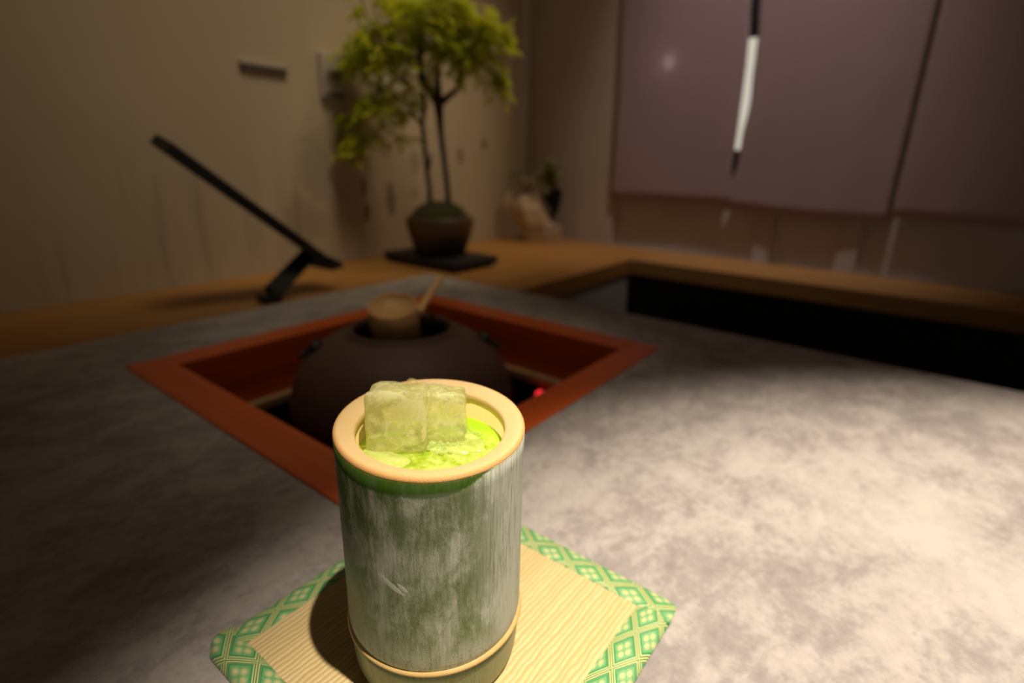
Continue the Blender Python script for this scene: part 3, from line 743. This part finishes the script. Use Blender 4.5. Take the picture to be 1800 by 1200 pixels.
# ---------------------------------------------------------------- tatami coaster
cs = empty('rush_coaster', (.1433, .1390, 0), 'square woven rush coaster with green brocade border under the bamboo cup', 'coaster')
OX0, OX1, OY0, OY1 = .0633, .2235, .0590, .2192
RX0, RX1, RY0, RY1 = .0768, .2085, .0770, .2045
CO = Vector((.1433, .1390, 0))
def loc_(bm):
    for v in bm.verts: v.co -= CO
    return bm
obj('rush_mat', loc_(box(nb(), OX0+.004, OX1-.004, OY0+.004, OY1-.004, .0006, .0030, .0006)), M['rush'], cs)
def strip(name, axis, a0, a1, inner, outer, top, cut0=0.0, cut1=0.0, phase=0.0, ymid=0.0, ysc=.0078, rad=.0080, rnd0=False, rnd1=False):
    # axis 0: strip runs along x between a0 and a1 ; inner/outer are the y limits (or x limits for axis 1)
    bm = nb(); uvl = bm.loops.layers.uv.new('UVMap'); N, K_ = 150, 18; g = []; uvs = {}
    L = abs(outer-inner); sg = 1 if outer > inner else -1
    for i in range(N+1):
        row = []
        for j in range(K_+1):
            f = j/K_; c = inner+(outer-inner)*f
            s0 = a0+cut0*f; s1 = a1+cut1*f
            a = s0+(s1-s0)*i/N
            # round outer corners
            dist = L*(1-f)
            for on, e, sn in ((rnd0, a0, 1), (rnd1, a1, -1)):
                if on:
                    da = (a-e)*sn
                    if da < rad and dist < rad:
                        v = Vector((rad-da, rad-dist)); mx = max(abs(v.x), abs(v.y)); v = v*(mx/v.length) if v.length > 1e-9 else v
                        a = e+sn*(rad-v.x); c = outer-sg*(rad-v.y)
            z = top*(.62+.38*math.sin(min(1, f*1.02)*PI)**.5) if 0 < f < 1 else (.0030 if f == 0 else .0009)
            if f > .86: z = top*.62*(1-((f-.86)/.14)**2*.75)+.0004
            if f == 0: z = .0029
            w_ = noise.noise(Vector((a*140, c*140, 0)))*.00012
            edge = 0
            p = (a, c, z+w_) if axis == 0 else (c, a, z+w_)
            v_ = bm.verts.new(p); row.append(v_); uvs[v_] = ((a-phase)/.0123, (c-ymid)/ysc)
        g.append(row)
    bot = []
    for i in range(N+1):
        bot.append([bm.verts.new((g[i][0].co.x, g[i][0].co.y, .0004)), bm.verts.new((g[i][K_].co.x, g[i][K_].co.y, .0002))])
        uvs[bot[i][0]] = uvs[g[i][0]]; uvs[bot[i][1]] = (uvs[g[i][K_]][0], uvs[g[i][K_]][1]+.1)
    for i in range(N):
        for j in range(K_): bm.faces.new((g[i][j], g[i+1][j], g[i+1][j+1], g[i][j+1]))
        bm.faces.new((g[i][K_], g[i+1][K_], bot[i+1][1], bot[i][1])); bm.faces.new((g[i][0], g[i+1][0], bot[i+1][0], bot[i][0]))
        bm.faces.new((bot[i][0], bot[i+1][0], bot[i+1][1], bot[i][1]))
    for i in (0, N): bm.faces.new([g[i][j] for j in range(K_+1)]+[bot[i][1], bot[i][0]])
    for f in bm.faces:
        for l in f.loops: l[uvl].uv = uvs[l.vert]
    loc_(bm)
    o = obj(name, bm, M['brocade'], cs, smooth=True); return o
strip('brocade_border', 0, RX0-.009, RX1+.0030, RY0, OY0, .0038, phase=.1806, ymid=.0690, ysc=.0072, cut1=.0010, cut0=-.001)
strip('brocade_border', 0, RX0-.009, RX1+.009, RY1, OY1, .0038, phase=.1806, ymid=.2120, ysc=.0078)
strip('brocade_border', 1, OY0-.0002, OY1+.0002, RX1, OX1+.0005, .0043, phase=.1421, ymid=.2205, ysc=.0085, rnd0=True, rnd1=True)
strip('brocade_border', 1, OY0-.0002, OY1+.0002, RX0, OX0-.0005, .0043, phase=.1421, ymid=.0655, ysc=.0085, rnd0=True, rnd1=True)

# ---------------------------------------------------------------- bamboo cup
CX, CY, Z0 = .1327, .1405, .0031
cup = empty('bamboo_cup', (CX, CY, Z0), 'frosted green bamboo tumbler with pale cut rim standing on rush coaster', 'cup')
TX_, TY_ = .031, .056
def tilt(co):
    k = max(0, min(1, (co.z-.03)/.075)); return co+Vector((0, 0, (TX_*co.x+TY_*co.y)*k))
ZT = .1153-Z0
N_ = 128
def skin(co):
    a = math.atan2(co.y, co.x); r = 1+.004*math.sin(2*a+.6)+.003*math.sin(3*a+2)
    return tilt(Vector((co.x*r, co.y*r, co.z)))
bm = nb()
prof = [(.0372, .0235), (.0376, .026), (.0377, .032), (.0376, .045), (.0375, .06), (.0375, .08), (.0375, .095), (.0376, .104), (.0377, ZT-.0018)]
prof = prof+[(.0362, ZT-.0018), (.0340, .095), (.0340, .0235)]
lathe(bm, prof, N_, closed=True, deform=skin)
o = obj('body', bm, M['bamboo'], cup, smooth=True)
bm = nb(); lathe(bm, [(.0336, 0), (.0352, .0008), (.0362, .004), (.0368, .010), (.0372, .017), (.0374, .0205), (.0360, .0215), (.030, .0215), (.030, .004)], N_, closed=True, deform=lambda co: co)
bmesh.ops.remove_doubles(bm, verts=bm.verts, dist=1e-5)
obj('foot_section', bm, M['bamboo'], cup, smooth=True)['label'] = 'glossy green foot below the node'
bm = nb(); lathe(bm, [(.0366, .0212), (.0380, .0213), (.0384, .0219), (.0381, .0226), (.0372, .0235), (.0350, .0238), (.0350, .0212)], N_, closed=True)
obj('node_ridge', bm, M['node'], cup, smooth=True)['label'] = 'tan ridge ring near the foot'
bm = nb()
rp = [(.0377, ZT-.0024), (.0376, ZT-.0012), (.0372, ZT-.0005), (.0366, ZT-.0001), (.0358, ZT), (.0350, ZT-.0002), (.0330, ZT-.0009), (.0310, ZT-.0017), (.0303, ZT-.0020), (.0298, ZT-.0023), (.02955, ZT-.0029), (.0294, ZT-.0038), (.0294, ZT-.0060), (.0330, ZT-.0060), (.0360, ZT-.0030)]
lathe(bm, rp, N_, closed=True, deform=skin)
obj('rim', bm, M['cut'], cup, smooth=True)['label'] = 'pale orange cut bamboo rim'
bm = nb()
lathe(bm, [(.0296, ZT-.0045), (.0296, .030), (.0, .030), (.0, .027), (.0325, .027), (.0325, ZT-.0062)], N_, closed=True, deform=skin)
bmesh.ops.remove_doubles(bm, verts=bm.verts, dist=1e-5)
obj('inner_wall', bm, M['inner'], cup, smooth=True)['label'] = 'yellow inner bamboo wall'

# drink
LZ = .1030
tea = empty('iced_matcha', (CX, CY, .0345), 'bright green iced matcha filling the bamboo cup', 'drink')
bm = nb()
def wave(co):
    r = math.hypot(co.x, co.y)
    if co.z > .05 and r > .0285: co = co+Vector((0, 0, .0006*((r-.0285)/.001)))
    if co.z > .05 and r < .028: co = co+Vector((0, 0, .0005*noise.noise(co*120)))
    return co
prof = [(.0, LZ-.0345)]+[(x*.001, LZ-.0345) for x in range(2, 30, 2)]+[(.0288, LZ-.0345), (.0292, LZ-.0345), (.0292, 0), (0, 0)]
lathe(bm, prof, 96, deform=wave)
bmesh.ops.remove_doubles(bm, verts=bm.verts, dist=1e-6)
obj('tea', bm, M['matcha'], tea, smooth=True)
# foam: flat lobed patches and bubbles around the ice
def W2(x, y, z=LZ): return Vector((x-CX, y-CY, z-.0345))
bm = nb()
def puddle(cx, cy, rx, ry, rot, seed, h=.0007, n=40):
    vs = []; c0 = bm.verts.new(W2(cx, cy, LZ+h+.0004))
    r1 = []; r2 = []
    for k in range(n):
        a = 2*PI*k/n; q = 1+.28*noise.noise(Vector((math.cos(a)*1.6, math.sin(a)*1.6, seed)))*2
        x = rx*q*math.cos(a); y = ry*q*math.sin(a); X_ = x*math.cos(rot)-y*math.sin(rot); Y_ = x*math.sin(rot)+y*math.cos(rot)
        px, py = cx+X_, cy+Y_
        d_ = math.hypot(px-CX, py-CY)
        if d_ > .0288: px = CX+(px-CX)*.0288/d_; py = CY+(py-CY)*.0288/d_
        r1.append(bm.verts.new(W2(cx+(px-cx)*.86, cy+(py-cy)*.86, LZ+h+.0003))); r2.append(bm.verts.new(W2(px, py, LZ-.0002)))
    for k in range(n):
        j = (k+1) % n; bm.faces.new((c0, r1[k], r1[j])); bm.faces.new((r1[k], r2[k], r2[j], r1[j]))
puddle(.1140, .1480, .0065, .011, .3, 1.0)
puddle(.1370, .1320, .0085, .0030, -.9, 3.0)
puddle(.1330, .1370, .0045, .0040, .2, 5.0)
puddle(.1480, .1335, .0030, .0050, -.2, 8.0)
obj('foam', bm, M['foam'], tea, smooth=True)
bm = nb()
r3 = random.Random(5)
def bub(x, y, r): bmesh.ops.create_uvsphere(bm, u_segments=10, v_segments=6, radius=r, matrix=Matrix.Translation(W2(x, y, LZ+r*.35+.0006)))
for k in range(46):
    a = r3.random(); x = .1300+a*.0165+r3.gauss(0, .0012); y = .1395-a*.0105+r3.gauss(0, .0010); bub(x, y, r3.uniform(.0003, .0011))
for k in range(70):
    a = r3.uniform(-.9, .25); x = CX+.0195*math.cos(a)+r3.gauss(0, .0016); y = CY+.0195*math.sin(a)+r3.gauss(0, .0016); bub(x, y, r3.uniform(.0002, .0006))
for (x, y, r) in ((.1322, .1398, .0019), (.1350, .1380, .0016), (.1369, .1357, .0012), (.1306, .1330, .0012), (.1335, .1310, .0010)): bub(x, y, r)
b_ = obj('bubbles', bm, M['bubble'], tea, smooth=True); b_['kind'] = 'stuff'

# ice
def icecube(name, center, sx, sy, sz, rot, label, mat, seed, grp='ice cubes in the tea', ir=.0006, bev=.0022):
    bm = nb(); bmesh.ops.create_cube(bm, size=1)
    bmesh.ops.subdivide_edges(bm, edges=bm.edges[:], cuts=7, use_grid_fill=True)
    for v in bm.verts:
        c = v.co.copy(); c = Vector((c.x*sx, c.y*sy, c.z*sz)); h = Vector((sx, sy, sz))/2
        q = Vector(tuple(max(-h[i]+bev, min(h[i]-bev, c[i])) for i in range(3))); d = c-q
        if d.length > 1e-9: c = q+d.normalized()*bev
        c += c.normalized()*ir*noise.noise(c*170+Vector((seed, 0, 0)))*1.6 + c.normalized()*.0012*noise.noise(c*60+Vector((0, seed, 0)))
        v.co = c
    o = obj(name, bm, mat, smooth=True); o.location = center; o.rotation_euler = rot
    tag(o, label, 'ice', grp); return o
ra = math.atan2(-.791, .611)   # facing direction of the front faces
# axes: local x runs along the camera's right
def put(front_mid, depth, zc, w_, h_, yaw, **k):
    y = ra+yaw; fx = Vector((math.cos(y), math.sin(y), 0)); fy = Vector((-math.sin(y), math.cos(y), 0))
    c = Vector(front_mid)+fy*depth/2; c.z = zc
    return dict(center=c, sx=w_, sy=depth, sz=h_, rot=(k.get('rx', 0), k.get('ry', 0), y))
q = put((.1206, .1484, 0), .0190, .1135, .0238, .0262, 0, rx=-.11)
icecube('ice_cube', q['center'], q['sx'], q['sy'], q['sz'], q['rot'], 'large yellowish ice cube at the left of the bamboo cup', M['ice'], 3)
q = put((.1372, .1384, 0), .0165, .1120, .0185, .0235, .06, rx=-.12, ry=.05)
icecube('ice_cube', q['center'], q['sx'], q['sy'], q['sz'], q['rot'], 'narrower ice cube leaning behind and right of the larger cube', M['ice'], 9)
q = put((.1365, .1270, 0), .0100, .1000, .0190, .0085, .15)
icecube('ice_cube', q['center'], q['sx'], q['sy'], q['sz'], q['rot'], 'tea-covered low ice cube at the front rim of the cup', M['ice_wet'], 5)
sh = icecube('ice_shard', Vector((.1372, .1570, .1225)), .0048, .0030, .0090, (.1, .25, ra), 'thin clear ice shard sticking up behind the two cubes', M['ice_clear'], 2, None, bev=.0012)
